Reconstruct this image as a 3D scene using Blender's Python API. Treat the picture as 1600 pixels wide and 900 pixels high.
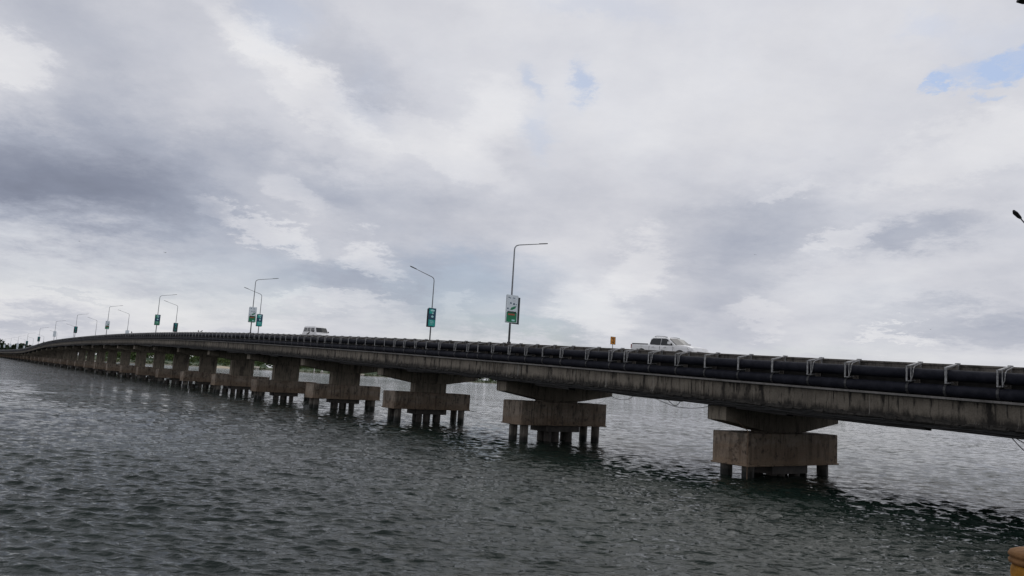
import bpy, math, random
import numpy as np
from mathutils import Vector, Matrix
random.seed(7); RNG = np.random.default_rng(7)
for o in list(bpy.data.objects): bpy.data.objects.remove(o)
scene = bpy.context.scene
COL = scene.collection
PI = math.pi
rad = math.radians

# ------------------------------------------------------------------ camera
EYE = 4.4
FPX = 1190.0
PITCH = math.atan(147.7/FPX); ROLL = rad(3.5)
cam_d = bpy.data.cameras.new('camera'); cam = bpy.data.objects.new('camera', cam_d); COL.objects.link(cam)
cam_d.sensor_width = 36.0; cam_d.lens = 36.0*FPX/1600.0
cam_d.clip_start = 0.05; cam_d.clip_end = 20000
CAMR = Matrix.Rotation(PI/2+PITCH, 3, 'X') @ Matrix.Rotation(ROLL, 3, 'Z')
cam.matrix_world = Matrix.Translation((0, 0, EYE)) @ CAMR.to_4x4()
scene.camera = cam

# ------------------------------------------------------------------ light and exposure
SUN_EL, SUN_AZ = 52.0, 25.0            # degrees; azimuth to the right of straight ahead
scene.view_settings.view_transform = 'Standard'; scene.view_settings.look = 'None'
scene.view_settings.gamma = 1.0; scene.view_settings.use_curve_mapping = False
scene.view_settings.exposure = 0.0
sun_d = bpy.data.lights.new('sun', 'SUN'); sun_d.energy = 0.5; sun_d.angle = rad(50); sun_d.color = (1.0, .97, .92)
sun = bpy.data.objects.new('sun', sun_d); COL.objects.link(sun)
sd = Vector((math.sin(rad(SUN_AZ))*math.cos(rad(SUN_EL)), math.cos(rad(SUN_AZ))*math.cos(rad(SUN_EL)), math.sin(rad(SUN_EL))))
sun.rotation_euler = (-sd).to_track_quat('-Z', 'Y').to_euler()
scene.cycles.use_denoising = True
scene.cycles.max_bounces = 6; scene.cycles.diffuse_bounces = 3; scene.cycles.glossy_bounces = 3
scene.cycles.sample_clamp_indirect = 3.0

# ------------------------------------------------------------------ node helpers
class NT:
    def __init__(s, tree): s.t = tree; s.n = tree.nodes; s.l = tree.links
    def node(s, typ, **kw):
        nd = s.n.new(typ)
        for k, v in kw.items(): setattr(nd, k, v)
        return nd
    def put(s, sock, val):
        if isinstance(val, bpy.types.NodeSocket): s.l.new(val, sock)
        elif val is not None: sock.default_value = val
    def math(s, op, a, b=None, c=None, clamp=False):
        nd = s.node('ShaderNodeMath', operation=op, use_clamp=clamp)
        for i, v in enumerate((a, b, c)):
            if v is not None: s.put(nd.inputs[i], v)
        return nd.outputs[0]
    def vmath(s, op, a, b=None, scale=None):
        nd = s.node('ShaderNodeVectorMath', operation=op)
        s.put(nd.inputs[0], a)
        if b is not None: s.put(nd.inputs[1], b)
        if scale is not None: s.put(nd.inputs['Scale'], scale)
        return nd.outputs['Value'] if op in ('DOT_PRODUCT', 'LENGTH') else nd.outputs['Vector']
    def noise(s, vec, scale, detail=4, rough=.55, out='Fac', dist=0.0):
        nd = s.node('ShaderNodeTexNoise'); s.put(nd.inputs['Vector'], vec)
        nd.inputs['Scale'].default_value = scale; nd.inputs['Detail'].default_value = detail
        nd.inputs['Roughness'].default_value = rough; nd.inputs['Distortion'].default_value = dist
        return nd.outputs[out]
    def mix(s, f, a, b, blend='MIX'):
        nd = s.node('ShaderNodeMix', data_type='RGBA', blend_type=blend)
        s.put(nd.inputs[0], f); s.put(nd.inputs[6], a); s.put(nd.inputs[7], b)
        return nd.outputs[2]
    def ramp(s, fac, stops):
        nd = s.node('ShaderNodeValToRGB'); s.put(nd.inputs[0], fac)
        e = nd.color_ramp.elements
        while len(e) < len(stops): e.new(.5)
        for el, (p, c) in zip(e, stops):
            el.position = p; el.color = c if len(c) == 4 else (*c, 1)
        return nd.outputs[0]
    def maprange(s, v, a, b, c=0., d=1., smooth=True):
        nd = s.node('ShaderNodeMapRange', interpolation_type='SMOOTHSTEP' if smooth else 'LINEAR')
        s.put(nd.inputs[0], v)
        for i, x in enumerate((a, b, c, d)): nd.inputs[i+1].default_value = x
        return nd.outputs[0]

def lin(c): return tuple((x/12.92 if x <= .04045 else ((x+.055)/1.055)**2.4) for x in c)
def s255(r, g, b): return (*lin((r/255, g/255, b/255)), 1)

# ------------------------------------------------------------------ sky: overcast cloud deck over a physical blue sky
world = bpy.data.worlds.new('World'); scene.world = world; world.use_nodes = True
W = NT(world.node_tree); W.n.clear()
tc = W.node('ShaderNodeTexCoord'); D = W.vmath('NORMALIZE', tc.outputs['Generated'])
sky = W.node('ShaderNodeTexSky', sky_type='NISHITA'); sky.sun_disc = False
sky.sun_elevation = rad(SUN_EL); sky.sun_rotation = rad(SUN_AZ); sky.air_density = 1.0; sky.dust_density = 1.0; sky.ozone_density = 1.5
sepd = W.node('ShaderNodeSeparateXYZ'); W.put(sepd.inputs[0], D)
# cloud layer coordinates: the direction laid on a high flat layer, so clouds shrink towards the horizon
hz = W.math('ADD', W.math('MAXIMUM', sepd.outputs[2], 0.0), 0.22)
inv = W.math('DIVIDE', 1.0, hz)
cl = W.vmath('SCALE', D, scale=inv)
warp = W.vmath('SUBTRACT', W.noise(cl, 1.5, 7, .62, 'Color'), (.5, .5, .5))
fine = W.vmath('SUBTRACT', W.noise(cl, 7.0, 10, .74, 'Color'), (.5, .5, .5))
Dw = W.vmath('ADD', D, W.vmath('ADD', W.vmath('SCALE', warp, scale=.13), W.vmath('SCALE', fine, scale=.085)))
def pix_dir(x, y):
    v = CAMR @ Vector(((x-800)/FPX, -(y-450)/FPX, -1)); return v.normalized()
# a soft or crisp elongated cloud mass centred on one direction of the sky
g = bpy.data.node_groups.new('cloud_mass', 'ShaderNodeTree')
for nm, ty in (('Dir', 'NodeSocketVector'), ('Center', 'NodeSocketVector'), ('E1', 'NodeSocketVector'), ('E2', 'NodeSocketVector'), ('Lo', 'NodeSocketFloat'), ('Hi', 'NodeSocketFloat'), ('Amp', 'NodeSocketFloat')):
    g.interface.new_socket(nm, in_out='INPUT', socket_type=ty)
g.interface.new_socket('Value', in_out='OUTPUT', socket_type='NodeSocketFloat')
G = NT(g); gi = G.node('NodeGroupInput'); go = G.node('NodeGroupOutput')
dv = G.vmath('SUBTRACT', gi.outputs['Dir'], gi.outputs['Center'])
u = G.vmath('DOT_PRODUCT', dv, gi.outputs['E1']); v = G.vmath('DOT_PRODUCT', dv, gi.outputs['E2'])
q = G.math('ADD', G.math('MULTIPLY', u, u), G.math('MULTIPLY', v, v))
ex = G.math('EXPONENT', G.math('MULTIPLY', q, -1.0))
mr = G.node('ShaderNodeMapRange', interpolation_type='SMOOTHSTEP')
G.put(mr.inputs[0], ex); G.put(mr.inputs[1], gi.outputs['Lo']); G.put(mr.inputs[2], gi.outputs['Hi']); mr.inputs[3].default_value = 0; mr.inputs[4].default_value = 1
G.put(go.inputs[0], G.math('MULTIPLY', mr.outputs[0], gi.outputs['Amp']))
def mass(x, y, rx, ry, rot, amp, lo=0., hi=1.):
    c = pix_dir(x, y)
    e1 = (pix_dir(x+math.cos(rad(rot)), y+math.sin(rad(rot)))-c); e1n = e1.length; e1.normalize()
    e2 = (pix_dir(x-math.sin(rad(rot)), y+math.cos(rad(rot)))-c); e2n = e2.length; e2.normalize()
    nd = W.node('ShaderNodeGroup'); nd.node_tree = g
    W.put(nd.inputs['Dir'], Dw); nd.inputs['Center'].default_value = c
    nd.inputs['E1'].default_value = e1/(rx*e1n); nd.inputs['E2'].default_value = e2/(ry*e2n)
    nd.inputs['Lo'].default_value = lo; nd.inputs['Hi'].default_value = hi; nd.inputs['Amp'].default_value = amp
    return nd.outputs[0]
SH = dict(lo=.16, hi=.68)
MASSES = [  # x, y, rx, ry, rot, amp, sharp
 (60, 275, 380, 105, 12, -.155, 0), (150, 305, 300, 60, 10, -.065, 0), (20, 330, 160, 40, 5, -.03, 0), (330, 265, 220, 70, 20, -.04, 0), (440, 250, 190, 45, 32, -.05, 0),
 (170, 150, 90, 60, 35, -.05, 0), (50, 10, 160, 60, 5, -.03, 0), (560, 110, 120, 60, 50, -.06, 0),
 (60, 420, 200, 30, 6, +.02, 0), (90, 460, 260, 26, 2, +.06, 0), (40, 505, 140, 16, 2, -.05, 0), (120, 463, 60, 9, 8, -.06, 1), (330, 500, 180, 24, 4, +.05, 0),
 (25, 85, 60, 40, 35, +.07, 1), (480, 130, 170, 36, 40, +.055, 1), (420, 60, 120, 30, 35, +.05, 1), (330, 170, 60, 40, 40, +.04, 0), (650, 215, 170, 34, 25, +.05, 1),
 (345, 335, 46, 16, 25, +.05, 1), (430, 365, 75, 18, 22, +.085, 1), (590, 405, 55, 26, 20, +.10, 1), (465, 300, 60, 26, 40, +.06, 1), (520, 470, 120, 12, 4, +.05, 1),
 (610, 330, 190, 60, 15, -.055, 0), (660, 440, 250, 55, 4, -.10, 0), (760, 500, 160, 30, 8, -.05, 0), (400, 420, 200, 40, 4, -.03, 0), (830, 510, 110, 24, 10, -.09, 0), (720, 480, 40, 18, 20, +.06, 1),
 (760, 110, 90, 120, 15, +.03, 0), (760, 180, 50, 60, 30, +.04, 1), (930, 480, 70, 40, 30, +.06, 1), (990, 410, 60, 36, -25, +.06, 1), (900, 430, 90, 90, 0, +.03, 0),
 (1150, 170, 330, 120, 0, +.045, 0), (1500, 240, 160, 50, -15, +.05, 1), (1200, 350, 170, 60, -8, -.065, 0), (1120, 440, 200, 50, -20, -.055, 0), (1430, 370, 120, 32, -8, -.10, 0), (1330, 375, 70, 18, -20, +.07, 1),
 (1500, 515, 170, 30, 6, -.07, 0), (1400, 530, 50, 12, 10, +.07, 1), (1250, 300, 60, 12, -5, +.04, 1), (1350, 460, 200, 40, 0, +.01, 0), (1180, 490, 60, 18, 10, +.04, 1),
]
BLUES = [(1512, 118, 66, 24, -30, 1.25, 1), (1590, 92, 50, 26, -25, 1.1, 1), (1465, 150, 26, 12, -40, .9, 1), (1530, 158, 18, 10, 10, .8, 1), (912, 135, 16, 28, 8, .5, 0), (832, 135, 14, 34, -25, .32, 0), (826, 210, 28, 28, 0, .24, 0), (450, 20, 70, 50, 30, .22, 0), (640, 460, 260, 70, 4, .26, 0), (840, 515, 90, 24, 12, .22, 0), (1445, 40, 40, 30, 0, .22, 0), (570, 140, 60, 60, 30, .12, 0), (940, 20, 120, 20, 0, .15, 0), (1170, 545, 220, 16, 2, .12, 0), (1540, 70, 90, 60, 0, .18, 0), (100, 430, 300, 50, 5, .10, 0)]
n1 = W.noise(cl, .9, 7, .55); n2 = W.noise(cl, 2.6, 8, .6); n3 = W.noise(Dw, 5.0, 6, .6)
val = W.math('MULTIPLY_ADD', n1, .16, .795-.08)
val = W.math('ADD', val, W.math('MULTIPLY_ADD', n2, .19, -.095))
val = W.math('ADD', val, W.math('MULTIPLY_ADD', n3, .09, -.045))
for m in MASSES: val = W.math('ADD', val, mass(*m[:6], **(SH if m[6] else {})))
blue = W.math('MULTIPLY_ADD', n1, .3, -.13, clamp=True)
for m in BLUES: blue = W.math('ADD', blue, mass(*m[:6], **(SH if m[6] else {})))
blue = W.math('MINIMUM', W.math('MULTIPLY', blue, W.maprange(n3, .36, .56, .35, 1.15)), 1.0)
val = W.math('MINIMUM', W.math('MAXIMUM', val, .4), .93)
S10 = lambda c, k=10.: (c[0]*k, c[1]*k, c[2]*k, 1)
cr = W.node('ShaderNodeValToRGB'); W.put(cr.inputs[0], val)
stops = [(.40, (98, 103, 118)), (.55, (134, 140, 157)), (.68, (168, 173, 187)), (.80, (208, 209, 216)), (.93, (238, 237, 238))]
while len(cr.color_ramp.elements) < len(stops): cr.color_ramp.elements.new(.5)
for e, (p, c) in zip(cr.color_ramp.elements, stops): e.position = p; e.color = s255(*c)
cloud = W.vmath('SCALE', cr.outputs[0], scale=10.0)
bl = W.vmath('SCALE', sky.outputs[0], scale=1.0)
skyc = W.mix(blue, cloud, bl)
bg = W.node('ShaderNodeBackground'); W.put(bg.inputs[0], skyc); bg.inputs[1].default_value = .1
wo = W.node('ShaderNodeOutputWorld'); W.l.new(bg.outputs[0], wo.inputs[0])
world.cycles.sampling_method = 'MANUAL'; world.cycles.sample_map_resolution = 512

# ------------------------------------------------------------------ materials
MATS = {}
def mat(name, fn=None, col=(.5, .5, .5), rough=.6, metal=0., spec=.5, bump=None, var=0., vscale=3., coat=0.):
    if name in MATS: return MATS[name]
    m = bpy.data.materials.new(name); m.use_nodes = True; T = NT(m.node_tree); T.n.clear()
    out = T.node('ShaderNodeOutputMaterial'); b = T.node('ShaderNodeBsdfPrincipled'); T.l.new(b.outputs[0], out.inputs[0])
    b.inputs['Roughness'].default_value = rough; b.inputs['Metallic'].default_value = metal; b.inputs['Specular IOR Level'].default_value = spec
    b.inputs['Coat Weight'].default_value = coat
    t = T.node('ShaderNodeTexCoord')
    if fn: fn(T, b, t)
    else:
        nz = T.noise(t.outputs['Object'], vscale, 5, .6)
        f = T.maprange(nz, .3, .7, 1-var, 1+var*.6)
        T.put(b.inputs['Base Color'], T.vmath('SCALE', (*col,), scale=f))
        if bump:
            bp = T.node('ShaderNodeBump'); bp.inputs['Strength'].default_value = bump; bp.inputs['Distance'].default_value = .02
            T.put(bp.inputs['Height'], T.noise(t.outputs['Object'], vscale*6, 4, .6)); T.l.new(bp.outputs[0], b.inputs['Normal'])
    MATS[name] = m; return m

def concrete_fn(light, dark, rust=0., streak=1., tide=False, grime=None, cap=False):
    def fn(T, b, t):
        P = t.outputs['Object']; b.inputs['Roughness'].default_value = .88; b.inputs['Specular IOR Level'].default_value = .25
        mp = T.node('ShaderNodeMapping'); T.put(mp.inputs[0], P); mp.inputs['Scale'].default_value = (1, 1, .10)
        st = T.noise(mp.outputs[0], 4.5, 6, .7)             # long vertical runs
        mp2 = T.node('ShaderNodeMapping'); T.put(mp2.inputs[0], P); mp2.inputs['Scale'].default_value = (1, 1, .28)
        st2 = T.noise(mp2.outputs[0], 1.3, 5, .65)
        bl = T.noise(P, .8, 6, .6); fi = T.noise(P, 14, 6, .7)
        c = T.mix(T.maprange(bl, .35, .68), (*light, 1), (*[x*.68 for x in light], 1))
        c = T.mix(T.math('MULTIPLY', T.maprange(st, .52, .62), min(.95, .8*streak)), c, (*dark, 1))
        c = T.mix(T.math('MULTIPLY', T.maprange(st2, .54, .66), min(.92, .8*streak)), c, (*[x*.7 for x in dark], 1))
        c = T.mix(T.math('MULTIPLY', T.maprange(st, .47, .30), .22*streak), c, (*[min(1, x*1.5) for x in light], 1))
        if rust:
            sx = T.node('ShaderNodeSeparateXYZ'); T.put(sx.inputs[0], P)
            mp3 = T.node('ShaderNodeMapping'); T.put(mp3.inputs[0], P); mp3.inputs['Scale'].default_value = (.4, .4, 1.6)
            rb = T.noise(mp3.outputs[0], 1.2, 7, .6)
            wz = T.math('ADD', sx.outputs[2], T.math('MULTIPLY', T.noise(mp3.outputs[0], 1.9, 7, .7), 1.6))
            c = T.mix(T.maprange(wz, 3.45, 3.2, 0, .62), c, (.045, .036, .03, 1)) if 0 else c
            c = T.mix(T.math('MULTIPLY', T.maprange(wz, 2.95, 2.35), .50), c, (.20, .135, .088, 1))
            c = T.mix(T.math('MULTIPLY', T.maprange(wz, 1.95, 1.75), .35), c, (.33, .24, .16, 1))
            c = T.mix(T.math('MULTIPLY', T.maprange(rb, .42, .62), rust), c, (.24, .17, .115, 1))
            c = T.mix(T.math('MULTIPLY', T.maprange(T.noise(P, 2.2, 7, .75), .53, .64), .75), c, (.04, .032, .027, 1))
        if tide:
            sx = T.node('ShaderNodeSeparateXYZ'); T.put(sx.inputs[0], t.outputs['Object'])
            wz = T.math('ADD', sx.outputs[2], T.math('MULTIPLY', fi, .5))
            c = T.mix(T.maprange(wz, .95, .55), c, (.012, .013, .011, 1))
            T.put(b.inputs['Roughness'], T.maprange(wz, 1.1, .6, .88, .4))
        if grime:                                              # algae and soot creeping up from the bottom edge and down from the ledge
            at = T.node('ShaderNodeAttribute', attribute_name='dz'); h0, h1 = grime
            mp4 = T.node('ShaderNodeMapping'); T.put(mp4.inputs[0], P); mp4.inputs['Scale'].default_value = (1, 1, .3)
            gn = T.noise(mp4.outputs[0], 2.6, 8, .75)
            lvl = T.math('ADD', at.outputs['Fac'], T.math('MULTIPLY_ADD', gn, -1.1, .55))
            c = T.mix(T.math('MULTIPLY', T.maprange(lvl, h1, h0), .93), c, (.022, .020, .018, 1))
            mp5 = T.node('ShaderNodeMapping'); T.put(mp5.inputs[0], P); mp5.inputs['Scale'].default_value = (1, .02, .03)
            run = T.noise(mp5.outputs[0], 1.9, 5, .85)
            c = T.mix(T.math('MULTIPLY', T.maprange(run, .57, .63), .8), c, (.024, .021, .018, 1))
            c = T.mix(T.math('MULTIPLY', T.maprange(run, .385, .36), .45), c, (.42, .40, .36, 1))
            c = T.mix(T.math('MULTIPLY', T.maprange(T.noise(mp4.outputs[0], 5.5, 6, .8), .58, .70), .55), c, (.03, .027, .024, 1))
        c = T.mix(T.math('MULTIPLY', T.maprange(fi, .35, .75), .35), c, (*[x*.5 for x in dark], 1))
        oi = T.node('ShaderNodeObjectInfo')
        c = T.vmath('SCALE', c, scale=T.maprange(oi.outputs['Random'], 0, 1, .84, 1.14, False))
        T.put(b.inputs['Base Color'], c)
        bp = T.node('ShaderNodeBump'); bp.inputs['Strength'].default_value = .5; bp.inputs['Distance'].default_value = .03
        T.put(bp.inputs['Height'], T.math('ADD', fi, T.math('MULTIPLY', bl, 2.0))); T.l.new(bp.outputs[0], b.inputs['Normal'])
    return fn
M_beam = mat('stained_concrete', concrete_fn((.245, .215, .175), (.022, .020, .018), streak=1.35, grime=(-2.42, -2.02)))
M_barrier = mat('barrier_concrete', concrete_fn((.19, .172, .152), (.045, .04, .037), streak=.9))
M_lip = mat('ledge_concrete', concrete_fn((.22, .21, .20), (.08, .075, .07), streak=.5))
M_cap = mat('pile_cap_concrete', concrete_fn((.36, .30, .24), (.075, .063, .052), rust=.45, streak=1.0))
M_head = mat('crosshead_concrete', concrete_fn((.30, .26, .205), (.05, .044, .038), streak=.8))
M_pile = mat('pile_concrete', concrete_fn((.20, .18, .155), (.05, .045, .04), tide=True))
M_core = mat('dark_core_concrete', col=(.055, .047, .04), rough=.7, var=.5, vscale=2.)  # darker concrete tone for the central block and inner piles
M_rust = mat('rusty_steel', col=(.20, .13, .08), rough=.8, var=.5, vscale=5)
M_under = mat('dark_underside', col=(.018, .017, .016), rough=.9, var=.5, vscale=2.)  # near-black tone shared by deck slab, girders and cable duct
M_asph = mat('asphalt', col=(.05, .05, .052), rough=.9, var=.3, vscale=2)
def pipe_fn(T, b, t):
    P = t.outputs['Object']; nz = T.noise(P, 2.2, 6, .65); n2_ = T.noise(P, 12, 5, .7)
    c = T.mix(T.maprange(nz, .4, .65), (.009, .010, .016, 1), (.019, .020, .028, 1))
    c = T.mix(T.math('MULTIPLY', T.maprange(n2_, .6, .75), .5), c, (.09, .08, .07, 1))
    T.put(b.inputs['Base Color'], c); T.put(b.inputs['Roughness'], T.maprange(n2_, .3, .7, .62, .8))
    b.inputs['Specular IOR Level'].default_value = .16
M_pipe = mat('black_pipe', pipe_fn)
M_steel = mat('galvanised_steel', col=(.30, .30, .30), rough=.6, metal=.1, var=.5, vscale=9)
M_dark = mat('dark_steel', col=(.05, .05, .052), rough=.5, metal=.3, var=.3)
M_pole = mat('pole_steel', col=(.22, .23, .24), rough=.45, metal=.5, var=.2)
M_rubber = mat('rubber', col=(.02, .02, .02), rough=.85, var=.3)
def paint_fn(T, b, t):
    nz = T.noise(t.outputs['Object'], 2.5, 5, .6)
    T.put(b.inputs['Base Color'], T.mix(T.maprange(nz, .45, .75), (.82, .82, .82, 1), (.70, .70, .68, 1)))
    b.inputs['Roughness'].default_value = .32; b.inputs['Coat Weight'].default_value = .35; b.inputs['Coat Roughness'].default_value = .1
M_white = mat('white_paint', paint_fn)
M_glass = mat('dark_glass', col=(.012, .014, .017), rough=.08, spec=.45, var=.1)
M_chrome = mat('chrome', col=(.5, .5, .5), rough=.2, metal=.9)
M_lampglass = mat('lamp_lens', col=(.55, .55, .52), rough=.2)
M_red = mat('red_lens', col=(.25, .02, .02), rough=.25)
M_cable = mat('cable_sheath', col=(.018, .018, .018), rough=.7, var=.3)
M_boardwhite = mat('board_white', col=(.80, .88, .92), rough=.5, var=.12)
M_boardgreen = mat('board_green', col=(.012, .23, .10), rough=.5, var=.15)
M_boardteal = mat('board_teal', col=(.015, .42, .35), rough=.5, var=.15)
M_boardnavy = mat('board_navy', col=(.010, .075, .14), rough=.5, var=.3)
M_boarddark = mat('board_dark', col=(.02, .035, .04), rough=.5, var=.3)
M_boardred = mat('board_orange_red', col=(.45, .10, .05), rough=.5)
M_boardpale = mat('board_pale_teal', col=(.50, .88, .86), rough=.5)
M_yellow = mat('sign_amber', col=(.70, .27, .02), rough=.55, var=.1)
M_black = mat('black_print', col=(.03, .02, .01), rough=.6)

# ------------------------------------------------------------------ mesh builder
class MB:
    def __init__(s): s.v = []; s.f = []
    def add(s, vs, fs):
        n = len(s.v); s.v += [tuple(p) for p in vs]; s.f += [tuple(i+n for i in f) for f in fs]; return s
    def box(s, x0, x1, y0, y1, z0, z1):
        x0, x1 = sorted((x0, x1)); y0, y1 = sorted((y0, y1)); z0, z1 = sorted((z0, z1))
        return s.add([(x0, y0, z0), (x1, y0, z0), (x1, y1, z0), (x0, y1, z0), (x0, y0, z1), (x1, y0, z1), (x1, y1, z1), (x0, y1, z1)],
                     [(0, 3, 2, 1), (4, 5, 6, 7), (0, 1, 5, 4), (1, 2, 6, 5), (2, 3, 7, 6), (3, 0, 4, 7)])
    def sweep(s, rings, closed=True, caps=True):
        n = len(rings[0]); vs = [p for r in rings for p in r]; fs = []
        for i in range(len(rings)-1):
            for j in range(n if closed else n-1):
                k = (j+1) % n; fs.append((i*n+j, i*n+k, (i+1)*n+k, (i+1)*n+j))
        if caps: fs.append(tuple(reversed(range(n)))); fs.append(tuple((len(rings)-1)*n+j for j in range(n)))
        return s.add(vs, fs)
    def tube(s, pts, r, n=8, caps=True):
        pts = [Vector(p) for p in pts]; rr = r if isinstance(r, (list, tuple)) else [r]*len(pts)
        rings = []; prev = None
        for i, p in enumerate(pts):
            t = (pts[min(i+1, len(pts)-1)]-pts[max(i-1, 0)]).normalized()
            ref = Vector((0, 0, 1)) if abs(t.z) < .9 else Vector((1, 0, 0))
            if prev is None: a = t.cross(ref).normalized()
            else: a = (prev-t*prev.dot(t)).normalized()
            prev = a; b = t.cross(a)
            rings.append([p+(a*math.cos(2*PI*j/n)+b*math.sin(2*PI*j/n))*rr[i] for j in range(n)])
        return s.sweep(rings, True, caps)
    def lathe(s, prof, c=(0, 0, 0), n=24):
        rings = [[(c[0]+r*math.cos(2*PI*j/n), c[1]+r*math.sin(2*PI*j/n), c[2]+z) for j in range(n)] for r, z in prof]
        return s.sweep(rings, True, True)
    def build(s, name, m, parent=None, smooth=False, bevel=0., dz=False):
        me = bpy.data.meshes.new(name); me.from_pydata(s.v, [], s.f); me.update()
        import bmesh
        bm = bmesh.new(); bm.from_mesh(me); bmesh.ops.recalc_face_normals(bm, faces=bm.faces); bm.to_mesh(me); bm.free()
        me.materials.append(m)
        if dz:
            at = me.attributes.new('dz', 'FLOAT', 'POINT'); at.data.foreach_set('value', [v[2]-ZT(-v[0]) for v in s.v])
        if smooth:
            for p in me.polygons: p.use_smooth = True
        o = bpy.data.objects.new(name, me); COL.objects.link(o)
        if parent: o.parent = parent
        if bevel:
            bv = o.modifiers.new('bevel', 'BEVEL'); bv.width = bevel; bv.segments = 2; bv.limit_method = 'ANGLE'; bv.angle_limit = rad(40)
        return o
def tag(o, label=None, cat=None, group=None, kind=None):
    if label: o['label'] = label
    if cat: o['category'] = cat
    if group: o['group'] = group
    if kind: o['kind'] = kind
    return o
def empty(name, loc=(0, 0, 0), rz=0.):
    o = bpy.data.objects.new(name, None); COL.objects.link(o); o.location = loc; o.rotation_euler = (0, 0, rz); o.empty_display_size = .2; return o
def copy_tree(o, parent=None):
    c = o.copy(); COL.objects.link(c)
    if parent: c.parent = parent
    for ch in list(o.children): copy_tree(ch, c)
    return c

# ------------------------------------------------------------------ bridge frame: s along the bridge (away), o across it (- = camera side)
BA = math.atan(.735); U = Vector((-math.sin(BA), math.cos(BA), 0)); V = Vector((math.cos(BA), math.sin(BA), 0))
ORG = Vector((49-.735*45, 45, 0)); BRZ = math.atan2(-U.y, -U.x)
_S = [-60, -40, -14.5, -6.4, 1.4, 6.4, 12.3, 19.7, 28.9, 40.8, 56.7, 79, 94.5, 113.7, 138, 165, 195, 225, 258, 291, 320, 345, 368, 390, 415, 445, 487, 536, 595, 667, 900]
_Z = [4.75, 5.35, 6.24, 6.48, 6.74, 6.91, 7.11, 7.35, 7.64, 8.02, 8.45, 9.05, 9.40, 9.76, 10.12, 10.38, 10.52, 10.58, 10.50, 10.32, 10.02, 9.55, 8.95, 8.25, 7.55, 6.85, 6.33, 6.05, 5.78, 5.62, 5.5]
_gs = np.arange(-60, 900.1, 1.); _gz = np.interp(_gs, _S, _Z)
def _sm(z, w):
    k = np.exp(-.5*(np.arange(-3*w, 3*w+1)/w)**2); k /= k.sum(); return np.convolve(np.pad(z, 3*w, 'reflect', reflect_type='odd'), k, 'valid')
_gz = np.where(_gs < 30, _sm(_gz, 3), _sm(_gz, 9))
def ZT(s): return float(np.interp(s, _gs, _gz))
def L(s, o, z): return (-s, o, z)                                # bridge-local coordinates
def wpt(s, o, z=0.): return ORG+U*s+V*o+Vector((0, 0, z))
def bridge_empty(name): return empty(name, ORG, BRZ)
S0, S1 = -36, 760
STN = [S0+2*i for i in range(60)]+[84+4*i for i in range(int((S1-84)/4)+1)]
def swp(mb, prof, ss=STN):
    mb.sweep([[L(s, o, ZT(s)+z) for o, z in prof] for s in ss]); return mb
bridge = bridge_empty('road_bridge')
tag(bridge, 'long stained concrete road bridge rising and curving down across the grey water', 'bridge')
swp(MB(), [(-4.72, -.62), (4.72, -.62), (4.72, -.502), (-4.72, -.502)]).build('road_surface', M_asph, bridge)
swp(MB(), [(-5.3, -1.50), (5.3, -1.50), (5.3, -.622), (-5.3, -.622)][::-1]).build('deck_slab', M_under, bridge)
for sg in (-1, 1):
    swp(MB(), [(sg*4.75, -.618), (sg*5.05, -.618), (sg*5.05, -.08), (sg*5.10, -.08), (sg*5.10, 0), (sg*4.70, 0), (sg*4.70, -.08), (sg*4.75, -.08)]).build('parapet', M_barrier, bridge)
    swp(MB(), [(sg*5.303, -1.41), (sg*6.22, -1.41), (sg*6.22, -1.50), (sg*6.08, -1.53), (sg*5.303, -1.53)]).build('service_ledge', M_lip, bridge)
for a in (-3.4, -1.15, 1.15, 3.4):
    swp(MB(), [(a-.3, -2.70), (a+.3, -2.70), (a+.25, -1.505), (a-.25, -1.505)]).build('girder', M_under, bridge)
# edge beams, one per span, with an open joint over each pier
for sg in (-1, 1):
    if sg == 1:
        swp(MB(), [(5.55, -1.532), (6.0, -1.532), (6.0, -2.5), (5.75, -2.66), (5.45, -2.66)]).build('edge_beam', M_beam, bridge, dz=True); continue
    for k in range(-2, 38):
        a, b_ = max(20*k+.5, S0), min(20*k+20.46, S1)
        if b_ <= a: continue
        ss = [a+(b_-a)*i/10 for i in range(11)]
        mb = MB(); swp(mb, [(-5.45, -1.532), (-6.0, -1.532), (-6.0, -2.36), (-6.04, -2.40), (-6.04, -2.50), (-5.75, -2.52), (-5.4, -2.52)], ss)
        if k < 8:                                               # shallow pilasters by the joint and small spalls along the bottom edge
            for e in (a+.02, b_-.55):
                mb.sweep([[L(s, o, ZT(s)+z) for o, z in ((-5.9, -1.6), (-6.035, -1.6), (-6.035, -2.35), (-5.9, -2.35))] for s in (e, e+.45)])
            for i in range(26):
                s_ = a+.3+random.random()*(b_-a-1.2); w = .1+random.random()*.5; hh = .03+random.random()*.09
                mb.sweep([[L(s, o, ZT(s)+z) for o, z in ((-5.8, -2.46), (-6.03-random.random()*.05, -2.46), (-6.0, -2.5-hh), (-5.8, -2.52-hh))] for s in (s_, s_+w)])
        mb.build('edge_beam', M_beam, bridge, dz=True)
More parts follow.
